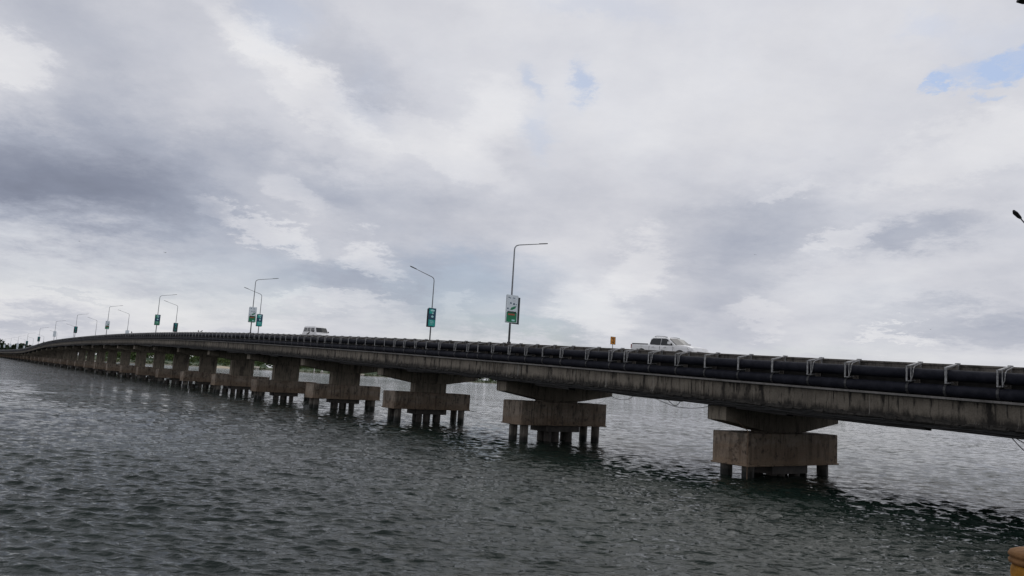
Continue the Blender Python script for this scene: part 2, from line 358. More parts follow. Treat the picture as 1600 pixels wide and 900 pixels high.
# ragged duct of utility lines under the edge, built of short sagging lengths
mb = MB(); s_ = S0+.2
while s_ < 330:
    ln = 1.6+random.random()*3.2 if s_ < 120 else 6
    d0, d1 = random.uniform(-.06, .05), random.uniform(-.06, .05); dep = random.uniform(.16, .42)
    mb.sweep([[L(s, o, ZT(s)+z+dd) for o, z in ((-5.35, -2.53), (-6.0, -2.53), (-5.99, -2.50-dep), (-5.4, -2.54-dep))] for s, dd in ((s_, d0), (s_+ln, d1))])
    s_ += ln+.02
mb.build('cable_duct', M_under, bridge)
mb = MB()
for i in range(620):                                            # growth, rubble and bracket stubs crusting the bottom of the edge beam
    s_ = S0+1+random.random()**1.4*118; w = random.uniform(.06, .45); up_ = random.choice((.04, .07, .10, .16, .24))*random.uniform(.6, 1.1); dn = random.uniform(.02, .16); pr = random.uniform(.02, .07)
    mb.sweep([[L(s, o, ZT(s)+z) for o, z in ((-5.95, -2.5+up_*k), (-6.03-pr*.5, -2.5+up_*k), (-6.05-pr, -2.5-dn*.3), (-6.0-pr*.6, -2.5-dn), (-5.9, -2.52-dn))] for s, k in ((s_, random.uniform(.3, 1)), (s_+w, random.uniform(.3, 1)))])
mb.build('beam_growth', mat('black_growth', col=(.030, .027, .023), rough=.95, var=.6, vscale=6), bridge)['kind'] = 'stuff'
for q in range(5):
    pts = []; s_ = S0+.3; off = random.uniform(-.06, .06)
    while s_ < 140:
        pts.append(L(s_, -6.02-.02*q, ZT(s_)-2.52-.05*q+random.uniform(-.05, .03))); s_ += random.uniform(.5, 1.3)
    MB().tube(pts, .018, 5).build('cable', M_cable, bridge)
# piers
CAPH = {-1: (.5, 1.9), 0: (.76, 2.46), 1: (1.37, 3.10), 2: (1.33, 2.92), 3: (1.27, 2.90), 4: (1.12, 2.72), 5: (1.2, 2.86)}
cap_me = None
pile_mesh = []
for n in range(-1, 37):
    s = 20.0*n; t = ZT(s)
    c0, c1 = CAPH.get(n, (1.2, 2.85)); 
    if c1 > t-3.7: c1 = t-3.7; c0 = min(c0, c1-1.2)
    lowc = max(t-4.15, c1+.003); endz = max(t-3.6, lowc+.25) if lowc < t-3.7 else t-3.35
    zt_ = t-2.708
    mb = MB(); th = .62; hw = 1.8 if n < 6 else (1.5 if n < 8 else 1.15); dc = .5 if n < 6 else (.36 if n < 8 else .28)
    prof = [(-5.5, zt_), (-5.5, endz), (-1.9, lowc), (1.9, lowc), (5.5, endz), (5.5, zt_)]
    if lowc-(c1+.002) < .02: prof = [(-5.5, zt_), (-5.5, endz), (-1.9, c1+.002), (1.9, c1+.002), (5.5, endz), (5.5, zt_)]
    mb.sweep([[L(s+d, o, z) for o, z in prof] for d in (-th, th)])
    if lowc-(c1+.002) >= .02: mb.box(-s-dc, -s+dc, -hw, hw, c1+.002, lowc+.05)
    for a in (-5.3, 5.3): mb.box(-s-th+.05, -s+th-.05, a-.17 if a < 0 else a-.3, a+.3 if a < 0 else a+.17, zt_-.002, t-2.55)   # bearing kerbs
    pier = mb.build('pier', M_head, bridge, bevel=.03)
    j = random.uniform(-.08, .08)
    cp = MB().box(-s-1.2, -s+1.2, -4.3+j, 4.4+j, c0, c1)
    cp.box(-s-1.28, -s+1.28, -4.38+j, 4.48+j, c0-.07, c0+.03)
    cap = cp.build('pile_cap', M_cap, pier, bevel=.05 if n < 8 else 0)
    blk = MB().box(-s-1.0, -s+.9, -1.7, 1.75, c0-.55, c0-.073).build('pile_block', M_core, pier)
    pp = [(-.72, -3.65), (.72, -3.6), (-.75, 3.6), (.72, 3.65), (-.5, -1.15), (-.5, -.35), (-.55, .95), (.5, -1.0), (.5, .4), (.5, 1.35)]+([(-.4, -2.6), (.4, 2.5), (.5, -2.0), (-.5, 2.1)] if n > 4 else [])
    for i, (ds, o_) in enumerate(pp):
        top = c0-.074 if i < 4 else c0-.552
        r = .33 if i < 4 else .30
        if n < 9:
            p = MB().tube([L(s+ds, o_, -1.6), L(s+ds+random.uniform(-.04, .04), o_, top)], r, 14).build('pile', M_pile if i < 4 else M_core, pier, smooth=False)
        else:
            p = MB().box(-s-ds-.3, -s-ds+.3, o_-.3, o_+.3, -1.6, top).build('pile', M_pile if i < 4 else M_core, pier)
MB().tube([L(-1.24, -4.42, .05), L(-1.24, -4.42, 1.5), L(-1.25, -4.42, 2.6), L(-.8, -5.0, 3.2)], .022, 6).build('drain_pipe', M_rust, bridge)

# ------------------------------------------------------------------ pipelines on the outside of the parapet
BR = [-14.11, -12.12, -10.58, -7.78, -5.87, -3.86, -1.82, .36, 2.4, 4.46, 6.46, 7.8, 9.96, 12.51, 14.47, 16.43, 18.43, 20.56, 22.5, 24.0, 25.9, 28.35, 30.48, 32.43, 34.48, 36.37, 38.29]
BR = [-30, -28, -26, -24, -22, -20, -18, -16]+BR
while BR[-1] < 740: BR.append(BR[-1]+2.0+random.uniform(-.12, .12))
up = bridge_empty('water_pipeline'); tag(up, 'thick black upper pipeline slung in pale steel brackets along the bridge parapet', 'pipeline')
lo = bridge_empty('water_pipeline'); tag(lo, 'thick black lower pipeline lying on the bridge ledge beneath the bracketed one', 'pipeline')
MB().tube([L(s, -5.86, ZT(s)-.505) for s in STN], .24, 14).build('pipe', M_pipe, up, smooth=True)
MB().tube([L(s, -5.86, ZT(s)-1.41+.27) for s in STN], .24, 14).build('pipe', M_pipe, lo, smooth=True)
def bar(mb, a, b_, w, h):                                       # flat bar between two bridge-local points; w along s, h across it
    a, b_ = Vector(a), Vector(b_); t = (b_-a).normalized(); x = Vector((1, 0, 0)); y = t.cross(x).normalized()
    mb.sweep([[p+x*i*w/2+y*j*h/2 for i, j in ((-1, -1), (1, -1), (1, 1), (-1, 1))] for p in (a, b_)])
def bracket(mb, s, kind):
    t = ZT(s); j = random.uniform(-.02, .02)
    bar(mb, L(s, -4.95, t+.035), L(s, -6.16, t-.20+j), .13, .05)
    if kind:
        bar(mb, L(s+.06, -6.16, t-.175+j), L(s+.06, -6.16, t-.86), .06, .05); bar(mb, L(s-.10, -6.12, t-.20+j), L(s-.10, -6.12, t-.86), .035, .03)
        mb.tube([L(s-.22, -5.35, t-.02), L(s-.22, -6.0, t-.19), L(s-.21, -6.12, t-.30), L(s-.18, -6.12, t-.6), L(s-.08, -6.11, t-.84)], .02, 6)
    else: bar(mb, L(s, -6.16, t-.185+j), L(s, -6.16, t-.86), .085, .045)
    bar(mb, L(s, -6.16, t-.845), L(s, -5.6, t-.80), .12, .04)
    mb.box(-s-.07, -s+.07, -5.16, -5.103, t-.45, t+.05)
for i, s in enumerate(BR):
    if i >= 100: break
    mb = MB(); bracket(mb, s, random.random() < .6); mb.build('pipe_bracket', M_steel, up)
mb = MB()
for s in BR[100:]: bracket(mb, s, False)
tag(mb.build('pipe_bracket', M_steel, up), kind='stuff')
for i, s in enumerate(BR[:100]):
    mb = MB(); t = ZT(s+.1); r = .262
    mb.sweep([[L(s+.1+d, -5.86+math.cos(a)*r, t-1.14+math.sin(a)*r) for a in [PI*2*k/12 for k in range(12)]] for d in (-.05, .05)])
    mb.build('pipe_clamp', M_dark, lo)
for i, s in enumerate(BR[:95]):
    t = ZT(s); MB().box(-s-.11, -s+.11, -5.42, -5.302, t-1.405, t-.05-.0).build('parapet_post', M_barrier, bridge) if s < 160 else None

# loose cables hanging below the edge
def hang(pts, label, r=.016):
    P = [Vector(L(s, -6.0, z)) for s, z in pts]; out = []
    for i in range(len(P)-1):
        p0 = P[max(i-1, 0)]; p1 = P[i]; p2 = P[i+1]; p3 = P[min(i+2, len(P)-1)]
        for k in range(6):
            t = k/6; out.append(.5*((2*p1)+(p2-p0)*t+(2*p0-5*p1+4*p2-p3)*t*t+(3*p1-p0-3*p2+p3)*t**3))
    out.append(P[-1]); o = MB().tube(out, r, 6).build('hanging_cable', M_cable)
    o.location = ORG; o.rotation_euler = (0, 0, BRZ); tag(o, label, 'cable', 'loose cables hanging under the bridge edge')
hang([(8.2, 4.25), (7.7, 3.95), (6.9, 3.78), (6.2, 3.84), (5.8, 4.05), (5.6, 4.3)], 'short loop of loose cable sagging right beside the second nearest pier')
hang([(5.1, 4.3), (4.2, 4.05), (3.3, 3.8), (2.4, 3.62), (1.4, 3.6), (.4, 3.72), (-.1, 3.9)], 'longest loose cable sagging under the deck to the nearest pier')
hang([(3.4, 4.3), (3.1, 4.0), (2.55, 3.68), (2.2, 3.85), (2.05, 4.2)], 'narrow v shaped loop of loose cable left of the nearest pier', .02)
for q, (a, b_, lab) in enumerate([((-14.1, 3.9), (-15.3, 2.65), 'thick frayed cable drooping off the bridge edge at the right frame edge'), ((-13.8, 3.9), (-15.4, 3.0), 'thin drooping cable just above the frayed one at the right frame edge'), ((-14.3, 3.85), (-16.4, 2.7), 'outermost drooping cable crossing the right frame edge')]):
    hang([a, ((a[0]+b_[0])/2, (a[1]+b_[1])/2-.1+.1*q), b_], lab, .018)

# ------------------------------------------------------------------ street lamps with poster boards
def board_marks(kind, root, board):
    """printed shapes on the board's camera face (local: y across, z up, face at x = +)"""
    X = .012
    def patch(name, m, y0, y1, z0, z1): MB().box(X, X+.006, y0, y1, z0, z1).build(name, m, board)
    if kind == 'leaf':
        patch('printed_panel', M_boardgreen, -.46, .46, 0.03, .78)
        patch('printed_panel', M_boarddark, -.40, .40, .70, .86)
        MB().box(X+.008, X+.014, -.34, .26, .56, .68).build('printed_panel', M_boardred, board)
        MB().box(X+.008, X+.014, .02, .30, .12, .24).build('printed_panel', M_boardpale, board)
        mb = MB()
        for (y, z, w, h) in ((-.32, 1.92, .13, .05), (-.2, 1.88, .1, .05), (.14, 1.9, .2, .06), (-.14, 1.52, .09, .1), (-.12, 1.46, .13, .05), (.16, 1.44, .14, .13), (.36, 1.42, .07, .07), (-.37, 1.06, .12, .09)): mb.box(X, X+.006, y-w/2, y+w/2, z-h/2, z+h/2)
        mb.build('printed_marks', M_boardnavy, board)
        mb = MB(); mb.add([(X+.007, -.16, .98), (X+.007, .02, .97), (X+.007, .30, 1.12), (X+.007, .38, 1.30), (X+.007, .18, 1.26), (X+.007, -.06, 1.15)], [(0, 1, 2, 3, 4, 5)])
        mb.add([(X+.001, -.16, .98), (X+.001, .02, .97), (X+.001, .30, 1.12), (X+.001, .38, 1.30), (X+.001, .18, 1.26), (X+.001, -.06, 1.15)], [(0, 1, 2, 3, 4, 5)])
        mb.build('printed_leaf', M_boardgreen, board)
    elif kind in ('teal', 'green', 'dark'):
        lowm = {'teal': M_boardteal, 'green': M_boardgreen, 'dark': M_boarddark}[kind]
        patch('printed_panel', lowm, -.46, .46, .04, .78)
        patch('printed_panel', lowm if kind != 'dark' else M_boardnavy, -.44, .10, 1.45, 2.02)
        pm = M_boardpale if kind != 'dark' else M_boardteal
        mb = MB()
        for (y, z, w, h) in ((.02, 1.84, .62, .22), (.08, 1.52, .20, .22), (.03, 1.14, .34, .26), (-.04, .62, .6, .07), (.02, .44, .66, .06), (-.06, .28, .5, .04)):
            k = 12; ring = [(y+w/2*math.cos(2*PI*i/k), z+h/2*math.sin(2*PI*i/k)) for i in range(k)]
            mb.sweep([[(X+.008+d, a, b_) for a, b_ in ring] for d in (0, .005)])
        mb.build('printed_marks', pm, board)
def make_lamp(s, side, kind, label, sz=None, drop=0.):
    t = ZT(s); root = empty('street_lamp', wpt(s, side*4.9, t-drop), BRZ); tag(root, label, 'street lamp', 'street lamps along the road bridge')
    inn = -side                                                # local y towards the road
    MB().tube([(0, 0, -.55), (0, 0, 3.2), (0, 0, 7.25), (0, inn*.03, 7.45), (0, inn*.16, 7.62), (0, inn*.4, 7.72)], [.085, .07, .05, .047, .045, .042], 8).build('pole', M_pole, root, smooth=True)
    rise = .42 if side < 0 else .62
    MB().tube([(0, inn*.4, 7.72), (0, inn*2.55, 7.72+rise)], [.042, .032], 6).build('arm', M_pole, root)
    a = 2.4; z = 7.72+rise
    MB().sweep([[(x*w, inn*y, z+zz+(y-2.5)*rise/2.3+k) for x, k in ((-1, -.03), (1, -.03), (.7, .04), (-.7, .04))] for y, w, zz in ((a, .05, 0), (a+.15, .10, 0), (a+.6, .13, .0), (a+.85, .05, .0))]).build('lamp_head', M_dark, root)
    MB().box(-.12, .12, -.1, .1, -.02, .12).build('base_plate', M_dark, root)
    if kind:
        zb = 1.6 if side < 0 else 1.98
        if sz: zb = sz
        hgt = 2.1
        frame = MB()
        for yy in (-.45, .45): frame.box(-.03, .03, yy-.02, yy+.02, 0, hgt)
        for zz in (0., hgt): frame.box(-.03, .03, -.45, .45, zz-.02, zz+.02)
        fr = frame.build('board_frame', M_dark, root); fr.location = (0, inn*(.0) if side < 0 else .33*0, zb)
        face = {'leaf': M_boardwhite, 'teal': M_boardnavy, 'green': M_boardnavy, 'dark': M_boarddark, 'white': M_boardwhite}[kind]
        bd = MB().box(-.01, .012, -.52, .52, .0, hgt+.02).build('poster_board', face, root); bd.location = (.13, 0, zb); bd.rotation_euler = (0, 0, rad(-4 if side < 0 else 6))
        board_marks(kind, root, bd)
        bk = MB().box(-.012, .012, -.48, .48, .0, hgt).build('poster_board', M_boarddark, root); bk.location = (-.16, inn*.52 if side < 0 and s < 60 else .0, zb-.06); bk.rotation_euler = (0, 0, rad(6 if side < 0 else -6))
    return root
NEAR = [(20.2, 'leaf', 'nearest and tallest street lamp holding a white and green leaf poster'),
 (82.1, 'leaf', 'camera side street lamp left of the van with a smaller white and green leaf poster'),
 (142.8, 'green', 'camera side street lamp with a bright green poster, third from the nearest'),
 (202.8, 'leaf', 'far camera side street lamp with a poster white above and dark below'),
 (264.3, 'dark', 'camera side street lamp with a dark teal poster just before the deck dips'),
 (323.5, 'white', 'camera side street lamp with a small pale poster on the falling deck'),
 (384., 'dark', 'small distant street lamp with a dark poster on the falling deck, camera side'),
 (444., 'dark', 'tiny distant street lamp with a dark poster above the foot of the ramp')]
FAR = [(48.8, 'teal', 'street lamp with a teal poster right of the van, arm pointing left'),
 (108.7, 'teal', 'far side teal poster lamp crossing behind a white and green poster lamp'),
 (170., 'dark', 'far side street lamp with a low dark teal poster just right of the green poster'),
 (230.4, 'white', 'far side street lamp with a low pale poster half behind the parapet'),
 (291.3, None, 'slender far side street lamp without a poster, arm pointing left'),
 (-11.9, None, 'street lamp at the right frame edge with only its dark head and arm in view')]
for s, k, lab in NEAR: make_lamp(s, -1, k, lab)
for s, k, lab in FAR: make_lamp(s, 1, k, lab, sz=(.45 if k == 'white' else (1.3 if s == 170. else None)), drop=.62 if s < 0 else 0.)
for i, s in enumerate((504, 564, 624, 684)):
    make_lamp(s, -1, 'white', 'tiny white poster lamp on the far causeway, camera side, %s' % ('nearest the ramp', 'second', 'third', 'last before the frame edge')[i])
for i, s in enumerate((351, 412, 472, 533, 594, 655)):
    make_lamp(s, 1, 'white' if i > 0 else None, ('thin bare lamp on the falling deck, far side' if i == 0 else 'tiny white poster lamp across the road on the distant ramp, %s' % ('', 'first', 'second', 'third', 'fourth', 'fifth')[i]), sz=1.3)

# amber warning sign beyond the far lane
sg = empty('warning_sign', wpt(19, 4.9, ZT(19)), BRZ); tag(sg, 'small amber road sign with black marks behind the pickup', 'sign')
MB().tube([(0, 0, -.5), (0, 0, 1.25)], .03, 8).build('post', M_steel, sg)
MB().box(.03, .05, -.30, .26, .72, 1.36).build('plate', M_yellow, sg)
mb = MB(); mb.box(.052, .056, -.30, .26, 1.33, 1.36); mb.box(.052, .056, -.30, .26, .72, .75); mb.box(.052, .056, -.30, -.27, .752, 1.328); mb.box(.052, .056, .23, .26, .752, 1.328)
for (y0, z0, y1, z1) in ((-.14, 1.26, .12, 1.0), (.12, 1.0, -.04, .86), (-.16, .95, .10, .82), (-.02, 1.2, .14, 1.2)):
    a, b_ = Vector((.054, y0, z0)), Vector((.054, y1, z1)); d = (b_-a).normalized(); nn = Vector((0, -d.z, d.y))*.03
    mb.sweep([[p+nn, p-nn, p-nn+Vector((.004, 0, 0)), p+nn+Vector((.004, 0, 0))] for p in (a, b_)])
mb.build('plate_marking', M_black, sg)

# ------------------------------------------------------------------ vehicles (local +x = forward)
def loft(stations):
    """stations: (x, [(y, z) ring of the right half, bottom to top]) mirrored into closed rings"""
    rings = []
    for x, half in stations:
        rings.append([(x, y, z) for y, z in half]+[(x, -y, z) for y, z in reversed(half)])
    return MB().sweep(rings)
def wheel(parent, x, y, r=.37, w=.24):
    sy = 1 if y > 0 else -1
    def ring(rr, yy): return [(x+rr*math.cos(2*PI*k/22), y+yy, r+rr*math.sin(2*PI*k/22)) for k in range(22)]
    t = MB().sweep([ring(r*.62, -w/2), ring(r*.95, -w/2), ring(r, -w/3), ring(r, w/3), ring(r*.95, w/2), ring(r*.62, w/2)]).build('wheel', M_rubber, parent, smooth=True)
    MB().sweep([ring(r*.6, sy*(w/2-.05)), ring(r*.6, sy*(w/2+.005)), ring(r*.2, sy*(w/2+.015))]).build('rim', M_chrome, t)
def quad(parent, name, pts, m, th=.012, side=1):
    """thin panel with the given outline, thickened along its own normal"""
    P = [Vector(p) for p in pts]; n = (P[1]-P[0]).cross(P[2]-P[0]).normalized()
    if n.dot(Vector(side)) < 0: n = -n
    return MB().sweep([[p-n*.004 for p in P], [p+n*th for p in P]]).build(name, m, parent)
def pickup():
    root = empty('pickup_truck')
    # lower body incl. hood; each ring: sill, bulge, shoulder, top edge
    def ring(w, zb, zs, zt, crown=.0): return [(w*.90, zb), (w*.99, zb+.12), (w, (zb+zs)/2), (w*.985, zs-.06), (w*.93, zt), (w*.55, zt+crown)]
    st = [(-2.62, ring(.90, .48, 1.08, 1.12)), (-2.55, ring(.93, .42, 1.08, 1.13)), (-1.6, ring(.94, .40, 1.08, 1.13)), (-.98, ring(.94, .38, 1.06, 1.12)), (.3, ring(.94, .36, 1.02, 1.10)),
          (1.20, ring(.94, .36, 1.04, 1.14, .04)), (1.7, ring(.94, .38, 1.04, 1.13, .05)), (2.15, ring(.93, .40, 1.0, 1.08, .05)), (2.45, ring(.89, .38, .92, 1.0, .04)), (2.62, ring(.80, .40, .72, .80, .02)), (2.68, ring(.70, .45, .60, .66, .01))]
    body = loft(st).build('body', M_white, root, smooth=False, bevel=.03)
    # cab: greenhouse
    cb = [(-1.12, [(.90, 1.10), (.86, 1.13)]), (-1.04, [(.90, 1.10), (.78, 1.55), (.66, 1.60)]), ]
    rings = []
    for x0, x1, z, y in ((-1.10, 1.36, 1.04, .895), (-1.02, 1.14, 1.16, .87), (-.96, .60, 1.52, .79), (-.88, .44, 1.62, .74), (-.68, .22, 1.685, .62)):
        rings.append([(x0, y, z), (x1, y*.97, z), (x1+.10*(1.9-z), 0, z), (x1, -y*.97, z), (x0, -y, z), (x0-.03, 0, z)])
    MB().sweep(rings).build('cab', M_white, root, bevel=.035)
    # glass laid just proud of the cab
    def yy(z): return float(np.interp(z, [1.04, 1.16, 1.52, 1.62, 1.685], [.895, .87, .79, .74, .62]))
    for sy in (1, -1):
        def p(x, z, k=1.0): return (x, sy*(yy(z)*k+.006), z)
        q = quad(root, 'side_window', [p(-.98, 1.18), p(-.90, 1.13), p(-.08, 1.11), p(-.08, 1.57), p(-.74, 1.57), p(-.90, 1.48)], M_glass, .006, (0, sy, 0))
        quad(root, 'side_window', [p(-.03, 1.11), p(1.02, 1.10, .985), p(.84, 1.25, .985), p(.46, 1.52, .985), p(.32, 1.57, .99), p(-.03, 1.57)], M_glass, .006, (0, sy, 0))
        MB().tube([(-.78, sy*.64, 1.69), (-.60, sy*.65, 1.735), (.0, sy*.64, 1.73), (.30, sy*.62, 1.68)], .02, 6).build('roof_rail', M_dark, root)
        m_ = MB().box(.72, .86, sy*.92, sy*1.13, 1.17, 1.36).build('mirror', M_white, root, bevel=.03)
        MB().box(.70, .718, sy*.94, sy*1.11, 1.19, 1.34).build('mirror_glass', M_glass, m_)
        MB().tube([(-2.55, sy*.88, 1.15), (-1.15, sy*.87, 1.15)], .035, 6).build('bed_rail', M_dark, root)
        MB().box(-2.645, -2.56, sy*.78, sy*.925, .80, 1.10).build('tail_light', M_red, root, bevel=.01)
        quad(root, 'headlight', [(2.47, sy*.60, .80), (2.28, sy*.90, .84), (2.16, sy*.915, .98), (2.42, sy*.62, .94)], M_lampglass, .03, (1, sy, .2))
        for x in (-.75, .25): MB().box(x, x+.2, sy*.945, sy*.975, .96, .99).build('door_handle', M_chrome, root)
        for x in (-.98, -.065, 1.05): MB().box(x, x+.012, sy*.915, sy*.944, .5, 1.02).build('door_seam', M_dark, root)
        for x in (-1.62, 1.62):
            r_ = [(x+.46*math.cos(a), .37+.46*math.sin(a)) for a in [PI*k/14 for k in range(15)]]
            MB().sweep([[(a, sy*.93, b_) for a, b_ in r_], [(a, sy*.955, b_) for a, b_ in r_]]).build('wheel_arch', M_dark, root)
            wheel(root, x, sy*.86)
    quad(root, 'windshield', [(1.26, .79, 1.11), (1.37, 0, 1.12), (1.26, -.79, 1.11), (.565, -.70, 1.575), (.60, 0, 1.60), (.565, .70, 1.575)], M_glass, .03, (1, 0, .6))
    quad(root, 'rear_window', [(-1.06, .7, 1.16), (-.985, .62, 1.48), (-.985, -.62, 1.48), (-1.06, -.7, 1.16)], M_glass, .025, (-1, 0, .1))
    MB().box(2.60, 2.70, -.48, .48, .56, .78).build('grille', M_dark, root)
    MB().box(2.50, 2.74, -.86, .86, .36, .54).build('bumper', M_white, root, bevel=.04)
    MB().box(-2.76, -2.60, -.84, .84, .42, .58).build('bumper', M_chrome, root, bevel=.03)
    return root
def van():
    root = empty('minivan')
    def ring(w, zb, zt): return [(w*.92, zb), (w, zb+.15), (w, zt-.12), (w*.98, zt)]
    st = [(-2.45, ring(.84, .40, 1.15)), (-2.38, ring(.87, .36, 1.17)), (1.3, ring(.87, .34, 1.17)), (1.95, ring(.87, .34, 1.12)), (2.28, ring(.84, .38, 1.0)), (2.38, ring(.78, .42, .86))]
    loft(st).build('body', M_white, root, bevel=.04)
    rings = []
    for x0, x1, z, y in ((-2.42, 1.92, 1.14, .86), (-2.38, 1.80, 1.28, .845), (-2.28, 1.34, 1.86, .76), (-2.16, 1.18, 1.99, .70), (-1.9, .9, 2.06, .56)):
        rings.append([(x0, y, z), (x1, y*.97, z), (x1+.08, 0, z), (x1, -y*.97, z), (x0, -y, z)])
    MB().sweep(rings).build('cab', M_white, root, bevel=.04)
    def yy(z): return float(np.interp(z, [1.14, 1.28, 1.86, 1.99], [.86, .845, .76, .70]))
    for sy in (1, -1):
        def p(x, z, k=1.): return (x, sy*(yy(z)*k+.006), z)
        for x0, x1 in ((-2.15, -1.15), (-.98, -.12)): quad(root, 'side_window', [p(x0, 1.28), p(x1, 1.28), p(x1, 1.80), p(x0+.08, 1.80)], M_glass, .008, (0, sy, 0))
        quad(root, 'side_window', [p(.18, 1.28), p(1.35, 1.28, .98), p(1.08, 1.80, .98), p(.18, 1.80)], M_glass, .008, (0, sy, 0))
        MB().box(1.30, 1.42, sy*.90, sy*1.10, 1.22, 1.42).build('mirror', M_dark, root, bevel=.02)
        MB().box(-2.46, -2.40, sy*.68, sy*.86, .75, 1.10).build('tail_light', M_red, root)
        MB().box(2.22, 2.38, sy*.48, sy*.78, .72, .88).build('headlight', M_lampglass, root, bevel=.02)
        for x in (-1.05, .02): MB().box(x, x+.012, sy*.868, sy*.875, .45, 1.15).build('door_seam', M_dark, root)
        for x in (-1.5, 1.45): wheel(root, x, sy*.78, .34, .2)
    quad(root, 'windshield', [(1.865, .76, 1.20), (1.93, 0, 1.20), (1.865, -.76, 1.20), (1.40, -.68, 1.80), (1.45, 0, 1.81), (1.40, .68, 1.80)], M_glass, .03, (1, 0, .6))
    MB().box(2.30, 2.44, -.80, .80, .38, .54).build('bumper', M_dark, root, bevel=.03)
    return root
ROADZ = -.50
def on_road(o, s, off, back=False):
    sl = math.atan2(ZT(s+3)-ZT(s-3), 6)
    o.location = wpt(s, off, ZT(s)+ROADZ); o.rotation_mode = 'XYZ'
    o.rotation_euler = (0, sl*(1 if not back else -1), BRZ+(PI if back else 0)); return o
pk = on_road(pickup(), 10.15, 1.9); pk.scale = (1.10, 1.03, 1.02); tag(pk, 'white double cab pickup truck with roof rails driving over the bridge', 'pickup truck')
vn = on_road(van(), 74.9, 1.9); vn.scale = (1.1, 1.1, 1.03); tag(vn, 'white minivan with dark windows driving over the bridge crest, far behind the pickup', 'van')

# crows perched on the parapet
def perched(s, lab, k=1.0):
    r_ = empty('bird', wpt(s, -4.88, ZT(s)), BRZ+random.uniform(-1, 1)); r_.scale = (k, k, k); tag(r_, lab, 'bird', 'birds perched on the parapet')
    MB().tube([(-.26, 0, .10), (-.16, 0, .13), (-.06, 0, .17), (.05, 0, .22), (.10, 0, .28), (.13, 0, .33), (.17, 0, .345), (.22, 0, .335)], [.02, .045, .075, .08, .055, .045, .04, .006], 10).build('body', M_black, r_, smooth=True)
    for q in (-1, 1):
        MB().tube([(-.02, q*.03, .0), (-.01, q*.03, .12)], .008, 5).build('leg', M_black, r_)
        MB().tube([(.06, q*.06, .24), (-.08, q*.075, .17), (-.22, q*.04, .11)], [.03, .035, .01], 6).build('wing', M_black, r_)
perched(60.6, 'dark bird perched on the parapet right of the van', 1.05)
perched(110.0, 'left one of two birds perched close together near the paired lamps')
perched(108.0, 'right one of two birds perched close together near the paired lamps')
perched(168.3, 'dark bird perched between the green poster lamp and the dark poster lamp', 1.3)

# ------------------------------------------------------------------ the near quay: parapet coping and amber finial at the picture's bottom edge
A = Vector((-1.7723, 3.2777, 0)); Bq = Vector((2.8024, 4.3871, 0)); dq = (Bq-A).normalized(); nq = Vector((dq.y, -dq.x, 0))  # nq points to the camera side
M_cop = mat('painted_coping', col=(.09, .055, .045), rough=.8, var=.25, vscale=6, bump=.3)
M_amber = mat('amber_paint', col=(.40, .19, .025), rough=.65, spec=.2, var=.45, vscale=9, bump=.3)
M_quay = mat('quay_concrete', concrete_fn((.22, .20, .18), (.06, .055, .05)))
def qbox(name, u0, u1, n0, n1, z0, z1, m, parent=None):
    mb = MB(); rings = []
    for u_ in (u0, u1): rings.append([A+dq*u_+nq*a+Vector((0, 0, z)) for a, z in ((n0, z0), (n1, z0), (n1, z1), (n0, z1))])
    mb.sweep(rings); return mb.build(name, m, parent, bevel=.01)
wall = empty('quay_parapet'); tag(wall, 'low quay parapet with reddish coping just showing along the bottom edge', 'parapet')
qbox('coping', -6, 12, -.005, .34, 3.42, 3.50, M_cop, wall)
qbox('wall', -6, 12, .04, .30, 2.70, 3.418, M_quay, wall)
tag(qbox('quay', -6, 12, .0, 7.5, -2.0, 2.70, M_quay), kind='structure')
fb = A+dq*5.03+nq*.17+Vector((0, 0, 0))
fpos = Vector((2.877, 4.128, 0))
fin = empty('post_finial', (fpos.x, fpos.y, 3.505)); tag(fin, 'round amber painted post top at the bottom right corner', 'finial')
MB().lathe([(.02, .190), (.12, .184), (.150, .172), (.158, .158), (.158, .148), (.150, .142), (.150, .134), (.158, .128), (.156, .112), (.142, .104)], n=40).build('cap', mat('rust_red_paint', col=(.21, .11, .045), rough=.75, spec=.15, var=.4, vscale=10, bump=.3), fin, smooth=True)
MB().lathe([(.140, .103), (.147, .085), (.149, .055), (.146, .03), (.152, .015), (.165, .0), (.165, -.003)], n=40).build('body', M_amber, fin, smooth=True)
# lamp standing on the quay to the right, its head in the top corner
lp = empty('street_lamp', (14.5, 11.0, 2.7)); tag(lp, 'close street lamp whose dark head pokes into the top right corner', 'street lamp', 'street lamps of the quay')
dcor = CAMR @ Vector(((1591-800)/FPX, -(-2-450)/FPX, -1)); kq = 13.0/dcor.y; tip = Vector((0, 0, EYE))+dcor*kq-Vector((14.5, 11.0, 2.7))
MB().tube([(0, 0, 0), (0, 0, tip.z-.8), (-.2, .1, tip.z-.45), (tip.x+1.3, tip.y-.4, tip.z+.02), (tip.x+.5, tip.y-.15, tip.z+.0)], [.09, .06, .05, .04, .035], 8).build('pole', M_pole, lp)
MB().sweep([[(tip.x+dx, tip.y-dx*.3+y*w, tip.z+z*h-.02) for y, z in ((-1, -1), (1, -1), (.7, 1), (-.7, 1))] for dx, w, h in ((.0, .06, .02), (.12, .11, .04), (.5, .13, .05), (.65, .06, .04))]).build('lamp_head', M_dark, lp)
MB().box(-.2, .2, -.2, .2, 0, .06).build('base_plate', M_dark, lp)
tag(MB().box(12.3, 17, 8.5, 13.3, -2.0, 2.695).build('quay', M_quay), kind='structure')

